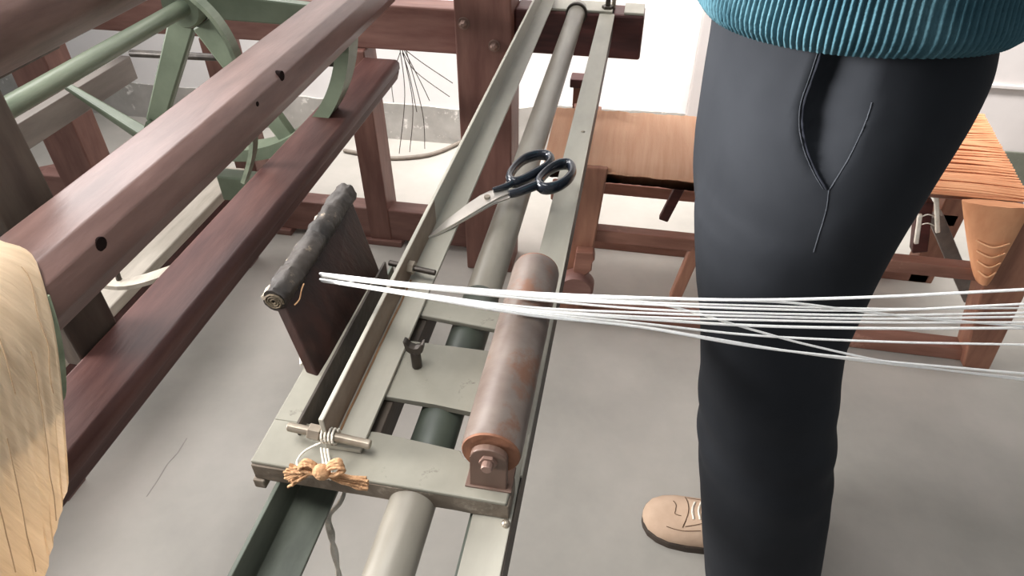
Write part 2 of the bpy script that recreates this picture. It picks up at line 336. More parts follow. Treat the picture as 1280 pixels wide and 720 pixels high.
# curved green strap from the shaft over to the lower beam
b = BM(); pts = smooth_path([PY(x, y, 1.10) for x, y in ((205, -28), (232, -12), (262, 14), (284, 44), (298, 76), (310, 112), (316, 150), (316, 190), (306, 226))], 5)
R = []
for i, p in enumerate(pts):
    d = (pts[min(i + 1, len(pts) - 1)] - pts[max(i - 1, 0)]).normalized(); nrm = d.cross(V((0, 1, 0))).normalized()
    w = .011
    R.append([p + V((0, -w, 0)) - nrm * .004, p + V((0, w, 0)) - nrm * .004, p + V((0, w, 0)) + nrm * .004, p + V((0, -w, 0)) + nrm * .004])
loft(b, R); obj('curved_strap', b, M['green_rod'], LM, smooth=35)
# strut from the wheel foot to the grey plank
b = BM(); bar(b, (-1.13, 1.345, .505), (-1.44, 1.46, .585), .038, .03, bev=.006, w2=.02, h2=.016); obj('strut', b, M['green'], LM)
b = BM(); box(b, (-1.48, .7, .492), (-1.45, 1.735, .56), .002); obj('grey_plank', b, M['grey_wood'], LM)
b = BM(); cyl(b, (-1.25, 1.5, .667), (-.70, 1.5, .680), .009, 12); obj('iron_axle', b, M['iron'], LM, smooth=40)
# upright board at the left that carries the beams
b = BM(); box(b, (-.745, .555, .60), (-.715, .635, 1.0), .003); obj('side_post', b, M['post'], LM)
b = BM(); box(b, (-1.15, .02, .0), (-1.02, .1, 1.0), .004); obj('post', b, M['red_z'], LM)
b = BM(); box(b, (-.70, -.29, 0), (-.635, -.22, .565), .004); obj('post', b, M['red_z'], LM)
# pale bench plank below with dark lip, curved slat and pin on it
b = BM(); box(b, (-1.24, .55, .272), (-1.088, 1.60, .30), .004); obj('bench_plank', b, M['pale_wood'], LM)
b = BM(); box(b, (-1.106, .55, .14), (-1.092, 1.60, .271), .003); obj('bench_lip', b, M['dark_x'], LM)
for y in (.66, 1.5):
    b = BM(); box(b, (-1.18, y, 0), (-1.10, y + .06, .272), .003); obj('bench_leg', b, M['red_z'], LM)
b = BM(); pts = smooth_path([PZ(70, 352, .5), PZ(112, 352, .50), PZ(160, 357, .50), PZ(213, 342, .50), PZ(262, 322, .50)], 6)
ribbon(b, pts, .026, h=.009); sl = obj('curved_slat', b, M['pale_wood'], LM)
q = PZ(149, 350, .509); b = BM(); cyl(b, q, q + V((-.006, .01, .028)), .005, 10, .001); obj('pin', b, M['iron'], sl)
b = BM(); box(b, (-1.0, 1.34, .36), (-.80, 1.385, .43), .004); obj('brake_block', b, M['green'], LM)
b = BM(); box(b, (-1.64, .9, .60), (-1.60, 1.66, .70), .004); obj('side_plank', b, M['post'], LM)
b = BM(); box(b, (-1.60, 1.26, .60), (-1.57, 1.30, .70), .004); obj('cleat', b, M['pale_wood'], LM)
b = BM(); hull_box(b, [(-2.15, 1.62, .0), (-1.88, 1.86, 0), (-1.90, 1.93, 0), (-2.2, 1.7, 0), (-2.15, 1.62, .09), (-1.88, 1.86, .09), (-1.90, 1.93, .09), (-2.2, 1.7, .09)], .004); obj('foot_beam', b, M['red_x'], LM)

# frayed cords that hang from the top rail
fc = thing('frayed_cords', 'thin dark frayed cords hanging from the red top rail by the wall', 'cord', (-.66, 1.80, .63))
for i, (a, c, e) in enumerate((((500, 62), (506, 120), (499, 192)), ((503, 62), (516, 130), (512, 190)), ((505, 62), (527, 105), (537, 126)), ((503, 64), (520, 90), (562, 121)), ((506, 62), (530, 80), (566, 104)), ((500, 66), (490, 100), (492, 128)), ((508, 64), (528, 140), (531, 186)), ((503, 66), (512, 95), (521, 140)))):
    b = BM(); tube(b, smooth_path([PY(*a, 1.80), PY(*c, 1.83), PY(*e, 1.84)], 6), .0012, 5); obj('cord_strand', b, M['cord'], fc)
b = BM(); tube(b, smooth_path([PZ(430, 188, .009), PZ(480, 197, .009), PZ(520, 196, .009), PZ(548, 190, .009), PZ(575, 178, .009), PZ(600, 168, .009), PZ(650, 162, .009)], 8), .008, 10)
obj('floor_hose', b, M['cable'], None, 'grey hose curving along the floor behind the loom posts', 'hose', smooth=60)

# cream hank of yarn draped over the near end of the breast beam
WS = thing('yarn_hank', 'cream yarn hank draped over the brown beam at the lower left', 'yarn', (-.62, .3, .56))
far = smooth_path([V((-.705, .515, .78)), V((-.700, .51, .84)), V((-.672, .497, .882)), V((-.628, .474, .889)), V((-.590, .468, .880)), PX(62, 378, -.5625), PX(72, 430, -.550), PX(78, 490, -.539), PX(82, 545, -.530), PX(86, 603, -.522)], 5)
b = BM(); n = 62; G = []; LEN = .44; i0 = 25
for j in range(n + 1):
    t = j / n; row = []
    for i, p in enumerate(far):
        q = p + V((0, -LEN * t, 0))
        h = max(0, (i - i0) / (len(far) - 1 - i0))
        q.z -= .30 * t * h * 1.15; q.x += .010 * h * t
        nn = noise.noise(V((j * .45, i * .04, 0)))
        out = V((.4, 0, 1)) if i < 22 else V((1, 0, .2))
        row.append(b.verts.new(q + out.normalized() * (.0010 * (1 if j % 2 else -1) + .0022 * nn * (.3 + h))))
    G.append(row)
for a, c in zip(G, G[1:]):
    for i in range(len(far) - 1): b.faces.new((a[i], a[i + 1], c[i + 1], c[i]))
bmesh.ops.solidify(b, geom=list(b.faces), thickness=.005)
sheet = obj('yarn_layer', b, M['cream'], WS, smooth=60)
for j, a0, a1 in ((3, 20, 34), (6, 27, 44), (10, 21, 30), (17, 24, 40), (24, 20, 31), (13, 31, 43), (30, 28, 44)):
    b = BM(); pts = []
    for i in range(a0, a1):
        t = j / n; p = far[i]; h = max(0, (i - i0) / (len(far) - 1 - i0)); q = p + V((.0085, -LEN * t - .004 * noise.noise(V((i * .3, j, 2))), 0)); q.z -= .30 * t * h * 1.15; q.x += .010 * h * t - .003 + .0035 * noise.noise(V((j * .45, i * .04, 0))) * (.3 + h); pts.append(q)
    ribbon(b, pts, .0009, up=(1, 0, .2), h=.0005); obj('yarn_streak', b, M['streak'], sheet)
b = BM(); pts = [PX(59, 372, -.5665), PX(70, 408, -.562), PX(78, 450, -.560), PX(80, 492, -.558), PX(76, 505, -.558)]; pts = smooth_path(pts, 4)
R = [[p + V((-.003, -.03, 0)), p + V((0, .004, 0)), p + V((-.003, .005, 0)), p + V((-.006, -.03, 0))] for p in pts]
loft(b, R); obj('green_lining', b, M['lining'], WS, label='pale green cloth edge under the yarn', smooth=40)

# ------------------------------------------------------------------ rail track
TR = thing('rail_track', 'pale grey-green pair of long steel rails with a round pipe between them', 'rail', (-.15, 1.0, .78))
b = BM(); t = .004
xz_beam(b, [(-.230, .785), (-.198, .785), (-.198, .789), (-.226, .789), (-.226, .828), (-.230, .828)], .80, 1.735, .0008)
xz = None
b.free()
b = BM(); xz_beam(b, [(-.231, .8035), (-.198, .8035), (-.198, .808), (-.2265, .808), (-.2265, .843), (-.231, .843)], .342, 1.735, .0008)
lr = obj('angle_rail', b, M['steel'], TR)
b = BM(); ribbon(b, [(-.2235 + .0009 * noise.noise(V((y * 40, 0, 0))), y, .8082) for y in [.36 + .022 * k for k in range(11)]], .0018, h=.0010); obj('rust_seam', b, M['seam_rust'], lr)
b = BM(); box(b, (-.2266, .343, .8085), (-.2262, .70, .8425), 0); obj('stain', b, M['flange'], lr, label='brown-stained inner face of the rail upstand')
b = BM(); xz_beam(b, [(-.092, .774), (-.058, .774), (-.058, .778), (-.092, .778)], -.4, 1.735, .0008)
fr_ = obj('flat_rail', b, M['steel'], TR)
b = BM(); xz_beam(b, [(-.0615, .735), (-.0565, .735), (-.0565, .7772), (-.0615, .7735)], -.4, 1.655, .0008)
obj('down_flange', b, M['dark_steel'], fr_, label='dark rusty outer flange of the rail, its shade painted in')  # shaded side of the rail, painted darker than its top
b = BM(); xz_beam(b, [(-.0580, .7782), (-.0560, .7782), (-.0560, .7812), (-.0580, .7812)], .36, 1.655, .0004)
obj('edge_bead', b, M['steel'], fr_)
b = BM(); xz_beam(b, [(-.272, .735), (-.231, .735), (-.231, .739), (-.268, .739), (-.268, .779), (-.272, .779)], -.4, .64, .0008)
obj('lower_rail', b, M['steel_dark'], TR)
b = BM(); xz_beam(b, [(-.095, .762), (-.0635, .762), (-.0635, .773), (-.095, .773)], -.4, .62, .0008)
obj('slide_bar', b, M['steel_dark'], TR)
b = BM(); cyl(b, (-.146, -.4, .777), (-.146, 1.70, .777), .0205, 32, .002); pp = obj('pipe', b, M['pipe'], TR, smooth=40)
b = BM(); cyl(b, (-.146, .352, .777), (-.146, .60, .777), .0212, 32, .002); obj('pipe_middle', b, M['pipe_middle'], pp, smooth=40, label='dark green middle part of the pipe')  # darker green tube round the middle of the pipe
b = BM(); cyl(b, (-.146, 1.655, .777), (-.146, 1.666, .777), .026, 28, .002); obj('collar', b, M['iron'], pp, smooth=40)
for x, y in ((-.212, 1.69), (-.075, 1.69)):
    z0 = .808 if x < -.1 else .778
    b = BM(); tube(b, [(x, y, z0), (x, y, z0 + .012)], .014, 6); cyl(b, (x, y, z0 + .012), (x, y, z0 + .034), .006, 12, .001); obj('bolt', b, M['iron'], TR)
b = BM(); cyl(b, (-.062, 1.71, .778), (-.062, 1.71, .86), .005, 10, .001); obj('stud', b, M['bright_iron'], TR)
for x, y in ((-.07, 1.05),):
    b = BM(); sphere(b, (x, y, .7782), .0035, sz=.5, n=10); obj('rivet', b, M['bright_iron'], TR)

b = BM(); box(b, (-.30, -.38, .70), (-.03, -.31, .733), .003); tb_ = obj('trestle', b, M['dark_x'], TR)
for x in (-.28, -.08):
    b = BM(); box(b, (x, -.375, 0), (x + .05, -.315, .70), .003); obj('trestle_leg', b, M['red_z'], TR)
# ------------------------------------------------------------------ carriage
CA = thing('sliding_carriage', 'grey-brown iron carriage with a worn roller and cross plates on the rails', 'carriage', (-.17, .45, .78))
def plate(name, pts, z0, z1, m, bev=.0015, rough_edge=0):
    b = BM(); prism(b, [(x, y, z0) for x, y in pts], (0, 0, z0), (0, 0, z1), bev); return obj(name, b, m, CA)
plate('front_plate', [(-.292, .318), (-.062, .316), (-.060, .350), (-.108, .352), (-.112, .362), (-.19, .368), (-.262, .366), (-.292, .366)], .798, .8025, M['plate'])
b = BM(); pts = [(-.292 + .232 * i / 14, .3165 + .0012 * noise.noise(V((i * 1.3, 0, 0)))) for i in range(15)]
prism(b, [(x, y, .7795) for x, y in pts] + [(-.06, .346, .7795), (-.292, .346, .7795)], (0, 0, .7795), (0, 0, .7985), .0012); obj('front_edge', b, M['plate_edge'], CA)
b = BM(); box(b, (-.294, .314, .768), (-.283, .346, .7795), .0015); obj('corner_foot', b, M['plate_edge'], CA)
q = V((-.062, .312, .779)); b = BM(); sphere(b, q, .004, n=10); obj('rivet', b, M['bright_iron'], CA)
b = BM(); box(b, (-.292, .366, .782), (-.262, .585, .8025), .0012); obj('side_bar', b, M['plate'], CA)
b = BM(); box(b, (-.224, .372, .762), (-.192, .575, .7945), .001); obj('dark_gap_bar', b, M['dark_steel'], CA)  # dark bar added to fill the dark gap beside the angle rail
b = BM(); box(b, (-.2625, .352, .780), (-.2595, .60, .816), .0006); obj('side_lip', b, M['iron'], CA)
plate('cross_plate', [(-.2315, .412), (-.150, .4095), (-.114, .4065), (-.104, .4065), (-.104, .490), (-.2315, .490)], .796, .8025, M['plate'])
plate('cross_plate', [(-.2315, .534), (-.104, .522), (-.104, .550), (-.2315, .562)], .796, .8025, M['plate'])
for y0, y1 in ((.43, .47), (.53, .555)):
    b = BM(); box(b, (-.21, y0, .7575), (-.09, y1, .7615), .001)
    b.free()
# fork-headed stud on the middle plate
q = V((-.180, .455, .8025)); b = BM(); cyl(b, q, q + V((0, 0, .022)), .0052, 14, .0008)
fs = obj('fork_stud', b, M['iron'], CA, smooth=40)
b = BM(); top = q + V((0, 0, .022)); P = [(-.0105, .014), (-.0085, .002), (-.004, -.002), (.004, -.002), (.0085, .002), (.0105, .014), (.0078, .013), (.005, .0065), (0, .0048), (-.005, .0065), (-.0078, .013)]
prism(b, [top + V((x, -.004, z)) for x, z in P], (0, 0, 0), (0, .008, 0), .0008); obj('fork_head', b, M['iron'], fs)
# roller on two brackets
RX, RZ, RR = -.079, .8385, .0255
b = BM(); n = 40; secs = [(.338, .0235), (.3385, .0248), (.341, .0255)] + [(.345 + .0118 * k, .0255 + .0004 * noise.noise(V((k * .8, 5, 0)))) for k in range(20)] + [(.582, .0255), (.5845, .0245)]
tube(b, [(RX, y, RZ) for y, r in secs], [r for y, r in secs], n); ro = obj('roller', b, M['roller'], CA, smooth=45)
b = BM(); cyl(b, (RX, .3365, RZ), (RX, .3415, RZ), .0247, 36, .0008); obj('rusty_end_cap', b, M['rust'], ro, smooth=40)
b = BM(); cyl(b, (RX, .5815, RZ), (RX, .5862, RZ), .0247, 36, .0008); obj('rusty_end_cap', b, M['rust'], ro, smooth=40)
for y in (.328, .589):
    b = BM(); P = [(-.0965, .8025), (-.0645, .8025), (-.0635, .842)] + [(RX + .0155 * cos(a), .842 + .0125 * sin(a)) for a in [pi * k / 10 for k in range(1, 10)]] + [(-.0945, .842)]
    prism(b, [(x, y, z) for x, z in P], (0, 0, 0), (0, .0065, 0), .001); br = obj('bracket', b, M['bracket'], CA)
    s = -1 if y < .4 else 1; y0 = y + (.001 if s < 0 else .0055)
    b = BM(); cyl(b, (RX, y0, RZ + .002), (RX, y0 + s * .010, RZ + .002), .0048, 12, .001); tube(b, [(RX, y0, RZ + .002), (RX, y0 + s * .004, RZ + .002)], .0075, 6); obj('axle_nut', b, M['old_bolt'], br)
b = BM(); box(b, (-.1, .326, .8023), (-.06, .352, .8045), .0006); obj('bracket_foot', b, M['bracket'], CA)
# pins through the upstand of the rail
b = BM(); cyl(b, (-.264, .345, .823), (-.188, .3435, .8165), .0042, 12, .0008); cyl(b, (-.244, .3447, .8215), (-.233, .3445, .8205), .0075, 6, .0006); p1 = obj('clamp_pin', b, M['bright_iron'], CA, smooth=30)
b = BM(); cyl(b, (-.250, .586, .826), (-.194, .582, .822), .0035, 12, .0008); obj('clamp_pin', b, M['iron'], CA, smooth=30)
b = BM(); tube(b, [(-.2265, .5845, .8245), (-.2195, .584, .824)], .008, 6); obj('nut', b, M['bright_iron'], CA)
# guide board with cracked leather rolled over its upper edge
B0, B1 = V((-.2665, .418, .790)), V((-.2645, .596, .790)); T0, T1 = V((-.3125, .458, .872)), V((-.3085, .637, .882))
nb = (B1 - B0).cross(T0 - B0).normalized(); nb = -nb if nb.x < 0 else nb
b = BM(); hull_box(b, [B0, B1, B1 - nb * .012, B0 - nb * .012, T0, T1, T1 - nb * .012, T0 - nb * .012], .0015)
gb = obj('guide_board', b, M['board'], CA)
d = (T1 - T0).normalized(); pts = []; rs = []
for k in range(31):
    q = k / 30; pts.append(T0 - d * .004 - nb * .006 + d * ((T1 - T0).length + .008) * q + V((0, 0, .003 * noise.noise(V((k * .35, 2, 0)))))); rs.append(.0128 + .0016 * noise.noise(V((k * .3, 0, 9))))
b = BM(); tube(b, smooth_path(pts, 3), [rs[k // 3] + (rs[min(30, k // 3 + 1)] - rs[k // 3]) * (k % 3) / 3 for k in range(91)], 24)
for v in b.verts: v.co += (v.co - (T0 + d * (v.co - T0).dot(d) - nb * .006)).normalized() * (.0014 * noise.noise(v.co * 230) + .0022 * noise.noise(V((v.co.x * 110, v.co.y * 45, v.co.z * 110))))
lw = obj('leather_edge', b, M['leather'], gb, smooth=50)
b = BM(); sp = []
for k in range(40):
    a = k * .5; rr = .0015 + .0085 * k / 40; u = nb; w = d.cross(nb)
    sp.append(pts[0] - d * .0012 + u * cos(a) * rr + w * sin(a) * rr)
tube(b, sp, .0012, 5); obj('leather_scroll', b, mat('pale_leather_end', srgb(122, 108, 88), srgb(84, 72, 58), None, scale=30, rough=.8), lw)
b = BM(); pl = [p + nb * -.0122 + V((0, 0, .0080)) + d * .002 * noise.noise(V((k * 2.1, 4, 4))) for k, p in enumerate(pts)]; tube(b, pl, [.0030 + .0026 * noise.noise(V((k * 1.7, 1, 1))) for k in range(31)], 7); obj('frayed_lip', b, M['frayed'], lw, label='pale frayed edge of the leather')
b = BM(); q = T0 * .82 + B0 * .18 + d * .012 + nb * .001
tube(b, smooth_path([q, q + d * .008 + nb * .002, q + d * .014 + V((0, 0, .006)) + nb * .003, q + d * .022 + V((0, 0, .008)) + nb * .002], 5), .0007, 5); obj('loose_fibre', b, M['twine'], gb)

for k in range(4):
    o_ = (k - 1.5) * 1.8; b = BM()
    tube(b, smooth_path([PZ(388, 412, .812), PZ(382 + o_, 426, .808), PZ(379 + o_ * 1.2, 442, .806), PZ(378 + o_ * .6, 456 - k, .805)], 5), .0013, 6); obj('string_tuft', b, M['string'], gb, label='white string tuft at the foot of the board')
# ------------------------------------------------------------------ threads
TH = thing('thread_bundle', 'bundle of white threads stretched across the roller and in front of the person', 'thread', (0, .52, .87))
def TP(px, py, f=None, x=None):
    if x is not None: return PX(px, py, x)
    dr = ray(px, py); return CP + dr * (f / dr.dot(FWH))
TD = [  # each thread: thickness, then waypoints from the board to the right
    (1.25, (400, 342), (525, 356), (660, 366), (800, 372), (940, 375), (1100, 371), (1280, 362)),
    (1.0, (401, 344), (525, 358), (660, 368), (800, 373.5), (967, 377), (1066, 388), (1158, 398), (1280, 408)),
    (.85, (402, 343), (525, 357.5), (660, 371), (800, 377.5), (940, 382), (1100, 386), (1280, 385)),
    (1.0, (402, 345), (525, 359), (660, 372.5), (800, 380), (940, 386), (1100, 388), (1280, 380)),
    (.95, (403, 346), (525, 360), (660, 374), (800, 386), (940, 391.5), (1100, 394), (1280, 391)),
    (1.0, (400, 349), (525, 367), (660, 384), (800, 391), (940, 395.5), (1100, 398.5), (1280, 396)),
    (1.0, (401, 349), (525, 368), (660, 386), (800, 396), (940, 400), (1100, 403), (1280, 403)),
    (1.25, (402, 350), (525, 369), (660, 388), (800, 398.5), (940, 407), (1100, 410.5), (1280, 410)),
    (1.0, (402, 351), (525, 370), (660, 390), (800, 404), (940, 419), (1100, 427), (1280, 431)),
    (1.05, (404, 351), (525, 371), (660, 394), (800, 409), (940, 433), (1100, 451), (1280, 467)),
    (.95, (403, 344), (525, 359), (660, 370), (812, 378), (940, 412), (1010, 431), (1120, 454), (1280, 475)),
    (.9, (404, 352), (525, 370), (660, 392), (800, 408), (880, 421), (1000, 441), (1120, 456), (1280, 473))]
for i, (w, *wp) in enumerate(TD):
    P3 = [PX(*wp[0], -.2925 + .0005 * i)]
    for px, py in wp[1:]:
        if px == 660:       # laid over the crown of the roller
            P3.append(PZ(px, py, .8665 + .0006 * (i % 3))); f6 = P3[-1].dot(FWH); continue
        f = .485 - (wp[2][1] - 378) * .0007 if px < 660 else (.35 * f6 + .65 * .498 if px < 830 else .496 - .006 * (px - 800) / 480)
        P3.append(TP(px, py, f + .0006 * (i % 3)))
    P3.append(P3[-1] + (P3[-1] - P3[-2]) * 3)
    b = BM(); tube(b, smooth_path(P3, 5), .00122 * w, 6); obj('thread', b, M['thread'], TH, smooth=80)
b = BM(); a = PX(424, 356, -.268); tube(b, [PX(445, 351, -.25), PX(430, 354, -.262), a], .0007, 5); obj('loose_thread_end', b, M['thread'], TH)

# ------------------------------------------------------------------ jute twine knot and white string
JT = thing('jute_twine', 'frayed tan jute twine bow tied round the clamp pin at the carriage front', 'twine', (-.25, .31, .79))
def strand(pts, r, name='twine_strand', m='twine', n=7):
    q = rnd.random() * 99; j = .0016 if m == 'twine' else 0
    b = BM(); tube(b, [p + noise.noise_vector(p * 120 + V((q, q, q))) * j for p in smooth_path(pts, 6)], r, n); return obj(name, b, M[m], JT, smooth=60)
yk = .309
kn = [(400, 588), (392, 582), (378, 588), (366, 596), (356, 600)]
for k in range(13):
    dy = (k - 6) * 2.2; e = [(402, 590), (388, 588 + dy * .35), (372, 592 + dy * .7), (357 + abs(dy) * .5 + rnd.uniform(-3, 3), 594 + dy * 1.1)]
    strand([PY(px, py, yk - .003 - .001 * (k % 3)) for px, py in e], .0013)
for k in range(11):
    dy = (k - 5) * 1.4; e = [(404, 592), (418, 596 + dy * .4), (438, 601 + dy * .8), (460 + rnd.uniform(-4, 2), 605 + dy * 1.15)]
    strand([PY(px, py, yk - .003 - .001 * (k % 3)) for px, py in e], .0013)
for k in range(4):
    e = [(404, 592), (413, 578 + k * 2.5), (424, 575 + k * 3), (428, 584 + k * 2), (418, 594), (405, 593)]
    strand([PY(px, py, yk - .004 - .0012 * k) for px, py in e], .0017)
for k in range(3):
    e = [(402, 592), (393, 580 + k * 2), (380, 576 + k * 3), (374, 583 + k), (388, 590), (403, 593)]
    strand([PY(px, py, yk - .004 - .0012 * k) for px, py in e], .0017)
b = BM(); c = PY(402, 590, yk - .007); sphere(b, c, .008, 1, .8, 1, 12); obj('knot', b, M['twine'], JT, smooth=80)
for px in (397, 401, 405):
    top_ = [PY(px, 590, yk - .001), V((PY(px, 575, yk).x, .312, .8055)), V((PY(px, 548, .335).x, .336, .812))]
    strand(top_, .0011, 'tie_wire', 'string')
b = BM(); pts = []
for k in range(49):
    a = k * .55; x = -.232 + .014 * k / 48; pts.append((x, .3444 + .0068 * cos(a), .8195 + .0068 * sin(a)))
tube(b, pts, .0010, 6); obj('wire_coil', b, M['string'], JT)
strand([(-.232, .338, .816), (-.244, .330, .812), (-.249, .322, .806), (-.243, .314, .804)], .0010, 'tie_wire', 'string')

WS2 = thing('white_string', 'loose white string hanging beneath the carriage between rail and pipe', 'string', (-.21, .3, .7))
for k in range(3):
    b = BM(); o_ = (k - 1) * 2.2
    tube(b, smooth_path([PZ(384 + o_, 425, .765), PZ(379 + o_, 440, .752), V((-.285, .46, .70)), V((-.235, .36, .715)), PZ(411 + o_ * .4, 645, .70), PZ(414 + o_, 668, .69), PZ(418 - o_, 690, .67), PZ(424 + o_ * .6, 722, .63), PZ(428, 760, .58)], 8), .0022, 6)
    obj('string_strand', b, M['string'], WS2, smooth=60)

# ------------------------------------------------------------------ scissors
SC = thing('scissors', 'open-handled tailor scissors with black plastic loops lying on the pipe and rail', 'scissors', (-.16, .75, .80))
def flat(name, px, z0, z1, m, bev=.0006, par=SC, zf=None):
    b = BM(); v0 = []; v1 = []
    zf = zf or (lambda x, y: 0)
    for x, y in px:
        p = PZ(x, y, z0 + zf(x, y)); v0.append(b.verts.new(p)); v1.append(b.verts.new(p + V((0, 0, z1 - z0))))
    n = len(px); b.faces.new(v0); b.faces.new(list(reversed(v1)))
    for i in range(n): b.faces.new((v0[i], v0[(i + 1) % n], v1[(i + 1) % n], v1[i]))
    if bev: bmesh.ops.bevel(b, geom=list(b.edges), offset=bev, segments=1, affect='EDGES', clamp_overlap=True)
    return obj(name, b, m, par)
tilt = lambda x, y: .009 * max(0, min(1, (x - 533) / 90))
flat('blade', [(533, 299), (560, 275), (585, 256), (600, 246), (612, 240), (634, 236), (640, 242), (626, 247), (610, 256), (590, 268), (565, 283), (545, 294)], .809, .8112, M['blade'], zf=tilt)
flat('blade', [(534, 300), (552, 290), (580, 274), (606, 258), (626, 247), (634, 240), (644, 240), (644, 246), (634, 250), (616, 256), (596, 268), (566, 285), (545, 296)], .8064, .8086, M['blade'], zf=tilt)
q = PZ(609, 246, .8205); b = BM(); cyl(b, q - V((0, 0, .006)), q + V((0, 0, .0015)), .0042, 14, .0006); obj('pivot_screw', b, M['bright_iron'], SC, smooth=40)
def loop(name, px, z, r):
    b = BM(); P = [PZ(x, y, z) for x, y in px]; Q = []
    n = len(P)
    for i in range(n):
        p0, p1, p2, p3 = P[i - 1], P[i], P[(i + 1) % n], P[(i + 2) % n]
        for k in range(5):
            t = k / 5; Q.append(.5 * ((2 * p1) + (p2 - p0) * t + (2 * p0 - 5 * p1 + 4 * p2 - p3) * t * t + (3 * p1 - p0 - 3 * p2 + p3) * t ** 3))
    tube(b, Q, r, 10, closed=True, flat=(1, 1.55)); return obj(name, b, M['handle'], SC, smooth=60)
h1 = loop('handle_loop', [(637, 221), (644, 209), (656, 199), (671, 194), (684, 194.5), (689, 200), (682, 209), (667, 218), (652, 226), (641, 228)], .8245, .0053)
h2 = loop('handle_loop', [(673, 228), (682, 216), (696, 207), (709, 205), (715, 210), (714, 219), (704, 229), (690, 235), (678, 235)], .8225, .0058)
b = BM(); tube(b, smooth_path([PZ(616, 237.5, .8225), PZ(632, 233, .824), PZ(645, 227, .8245), PZ(652, 225, .8245)], 5), [.0028 + .0022 * min(1, k / 10) for k in range(16)], 10, flat=(1, 1.2)); obj('handle_shank', b, M['handle'], h1, smooth=60)
b = BM(); tube(b, smooth_path([PZ(636, 243, .8205), PZ(648, 240, .8215), PZ(664, 234, .8225), PZ(677, 229, .8225)], 5), [.0052 + .0012 * min(1, k / 10) for k in range(16)], 10, flat=(1, 1.1)); obj('handle_shank', b, M['handle'], h2, smooth=60)

# ------------------------------------------------------------------ small loom at the back right
SL = thing('small_loom', 'low wooden loom with orange cloth and warp behind the standing person', 'loom', (.4, 1.6, 0))
YF = 1.455
def bx(name, lo, hi, m, par=None, bev=.003): b = BM(); box(b, lo, hi, bev); return obj(name, b, M[m], par or SL)
bx('front_stretcher', (-.10, YF, .270), (.92, YF + .034, .306), 'loom_wood')
bx('floor_rail', (-.11, YF + .01, .002), (.95, YF + .06, .042), 'loom_wood')
bx('back_stretcher', (-.09, 1.80, .205), (.95, 1.85, .245), 'loom_wood')
bx('floor_rail', (-.11, 1.80, .0), (.95, 1.85, .04), 'loom_wood')
b = BM(); hull_box(b, [(-.145, YF - .012, 0), (-.065, YF - .012, 0), (-.065, YF + .05, 0), (-.145, YF + .05, 0), (-.105, YF - .012, .492), (-.03, YF - .012, .492), (-.03, YF + .05, .492), (-.105, YF + .05, .492)], .004); obj('leg', b, M['loom_wood_z'], SL)
b = BM(); hull_box(b, [(.945, YF - .012, 0), (1.01, YF - .012, 0), (1.01, YF + .06, 0), (.945, YF + .06, 0), (.845, YF - .012, .455), (.965, YF - .012, .455), (.965, YF + .06, .455), (.845, YF + .06, .455)], .004); obj('leg', b, M['loom_wood_z'], SL)
for x in (-.11, .93): bx('leg', (x - .035, 1.80, 0), (x + .035, 1.86, .46), 'loom_wood_z')
# carved bracket and turned knob by the left leg
bx('leg_bracket', (-.165, YF - .01, .39), (-.105, YF + .03, .43), 'loom_wood')
b = BM(); P = [(-.09, .26), (-.045, .262), (-.04, .24), (-.052, .225), (-.045, .205), (-.062, .185), (-.085, .18), (-.095, .2)]
prism(b, [(x, YF - .04, z) for x, z in P], (0, 0, 0), (0, .028, 0), .003); obj('carved_block', b, M['loom_wood'], SL)
b = BM(); cyl(b, (-.083, YF - .055, .145), (-.083, YF - .012, .15), .047, 28, .008); obj('turned_knob', b, M['red_x'], SL, smooth=50)
# side rails up the ends
b = BM(); bar(b, (-.07, YF + .03, .47), (-.13, 1.83, .47), .05, .04); obj('end_rail', b, M['loom_wood'], SL)
b = BM(); bar(b, (.885, YF + .03, .455), (.905, 1.84, .475), .04, .03); obj('end_rail', b, M['loom_wood'], SL)
# diagonal struts in front of the far stretcher
b = BM(); bar(b, PY(854, 226, 1.60), PY(829, 274, 1.60), .026, .02, up=(0, 1, 0)); obj('treadle_arm', b, M['dark_x'], SL)
b = BM(); bar(b, PY(872, 305, 1.47), PY(843, 372, 1.47), .03, .03, up=(0, 1, 0)); obj('brace', b, M['loom_wood_z'], SL)
b = BM(); bar(b, PY(1168, 268, 1.62), PY(1212, 372, 1.62), .035, .03, up=(0, 1, 0)); obj('brace', b, M['grey_wood'], SL)
b = BM(); bar(b, PY(1155, 250, 1.55), PY(1148, 312, 1.55), .035, .03, up=(0, 1, 0)); obj('treadle_arm', b, M['dark_x'], SL)
# woven cloth at the left: flat bed, then a drop over the front bar
b = BM(); nx = 40; prof = [(1.715, .512), (1.60, .507), (1.50, .503), (1.468, .50), (1.452, .490), (1.446, .478), (1.446, .455)]
G = []
for i in range(nx + 1):
    x = -.19 + .44 * i / nx; G.append([b.verts.new((x + .02 * (1.715 - y), y + .01 * i / nx * (1 if k < 3 else 0), z + .0012 * (i % 2) + .003 * noise.noise(V((i * .3, k, 4))) - (.004 * i / nx if k > 4 else 0))) for k, (y, z) in enumerate(prof)])
for a, c in zip(G, G[1:]):
    for k in range(len(prof) - 1): b.faces.new((a[k], a[k + 1], c[k + 1], c[k]))
bmesh.ops.solidify(b, geom=list(b.faces), thickness=.004)
obj('woven_cloth', b, M['orange'], SL, smooth=50)
b = BM(); cyl(b, (-.12, YF + .03, .482), (.88, YF + .03, .482), .011, 16); obj('cloth_bar', b, M['loom_wood'], SL, smooth=40)
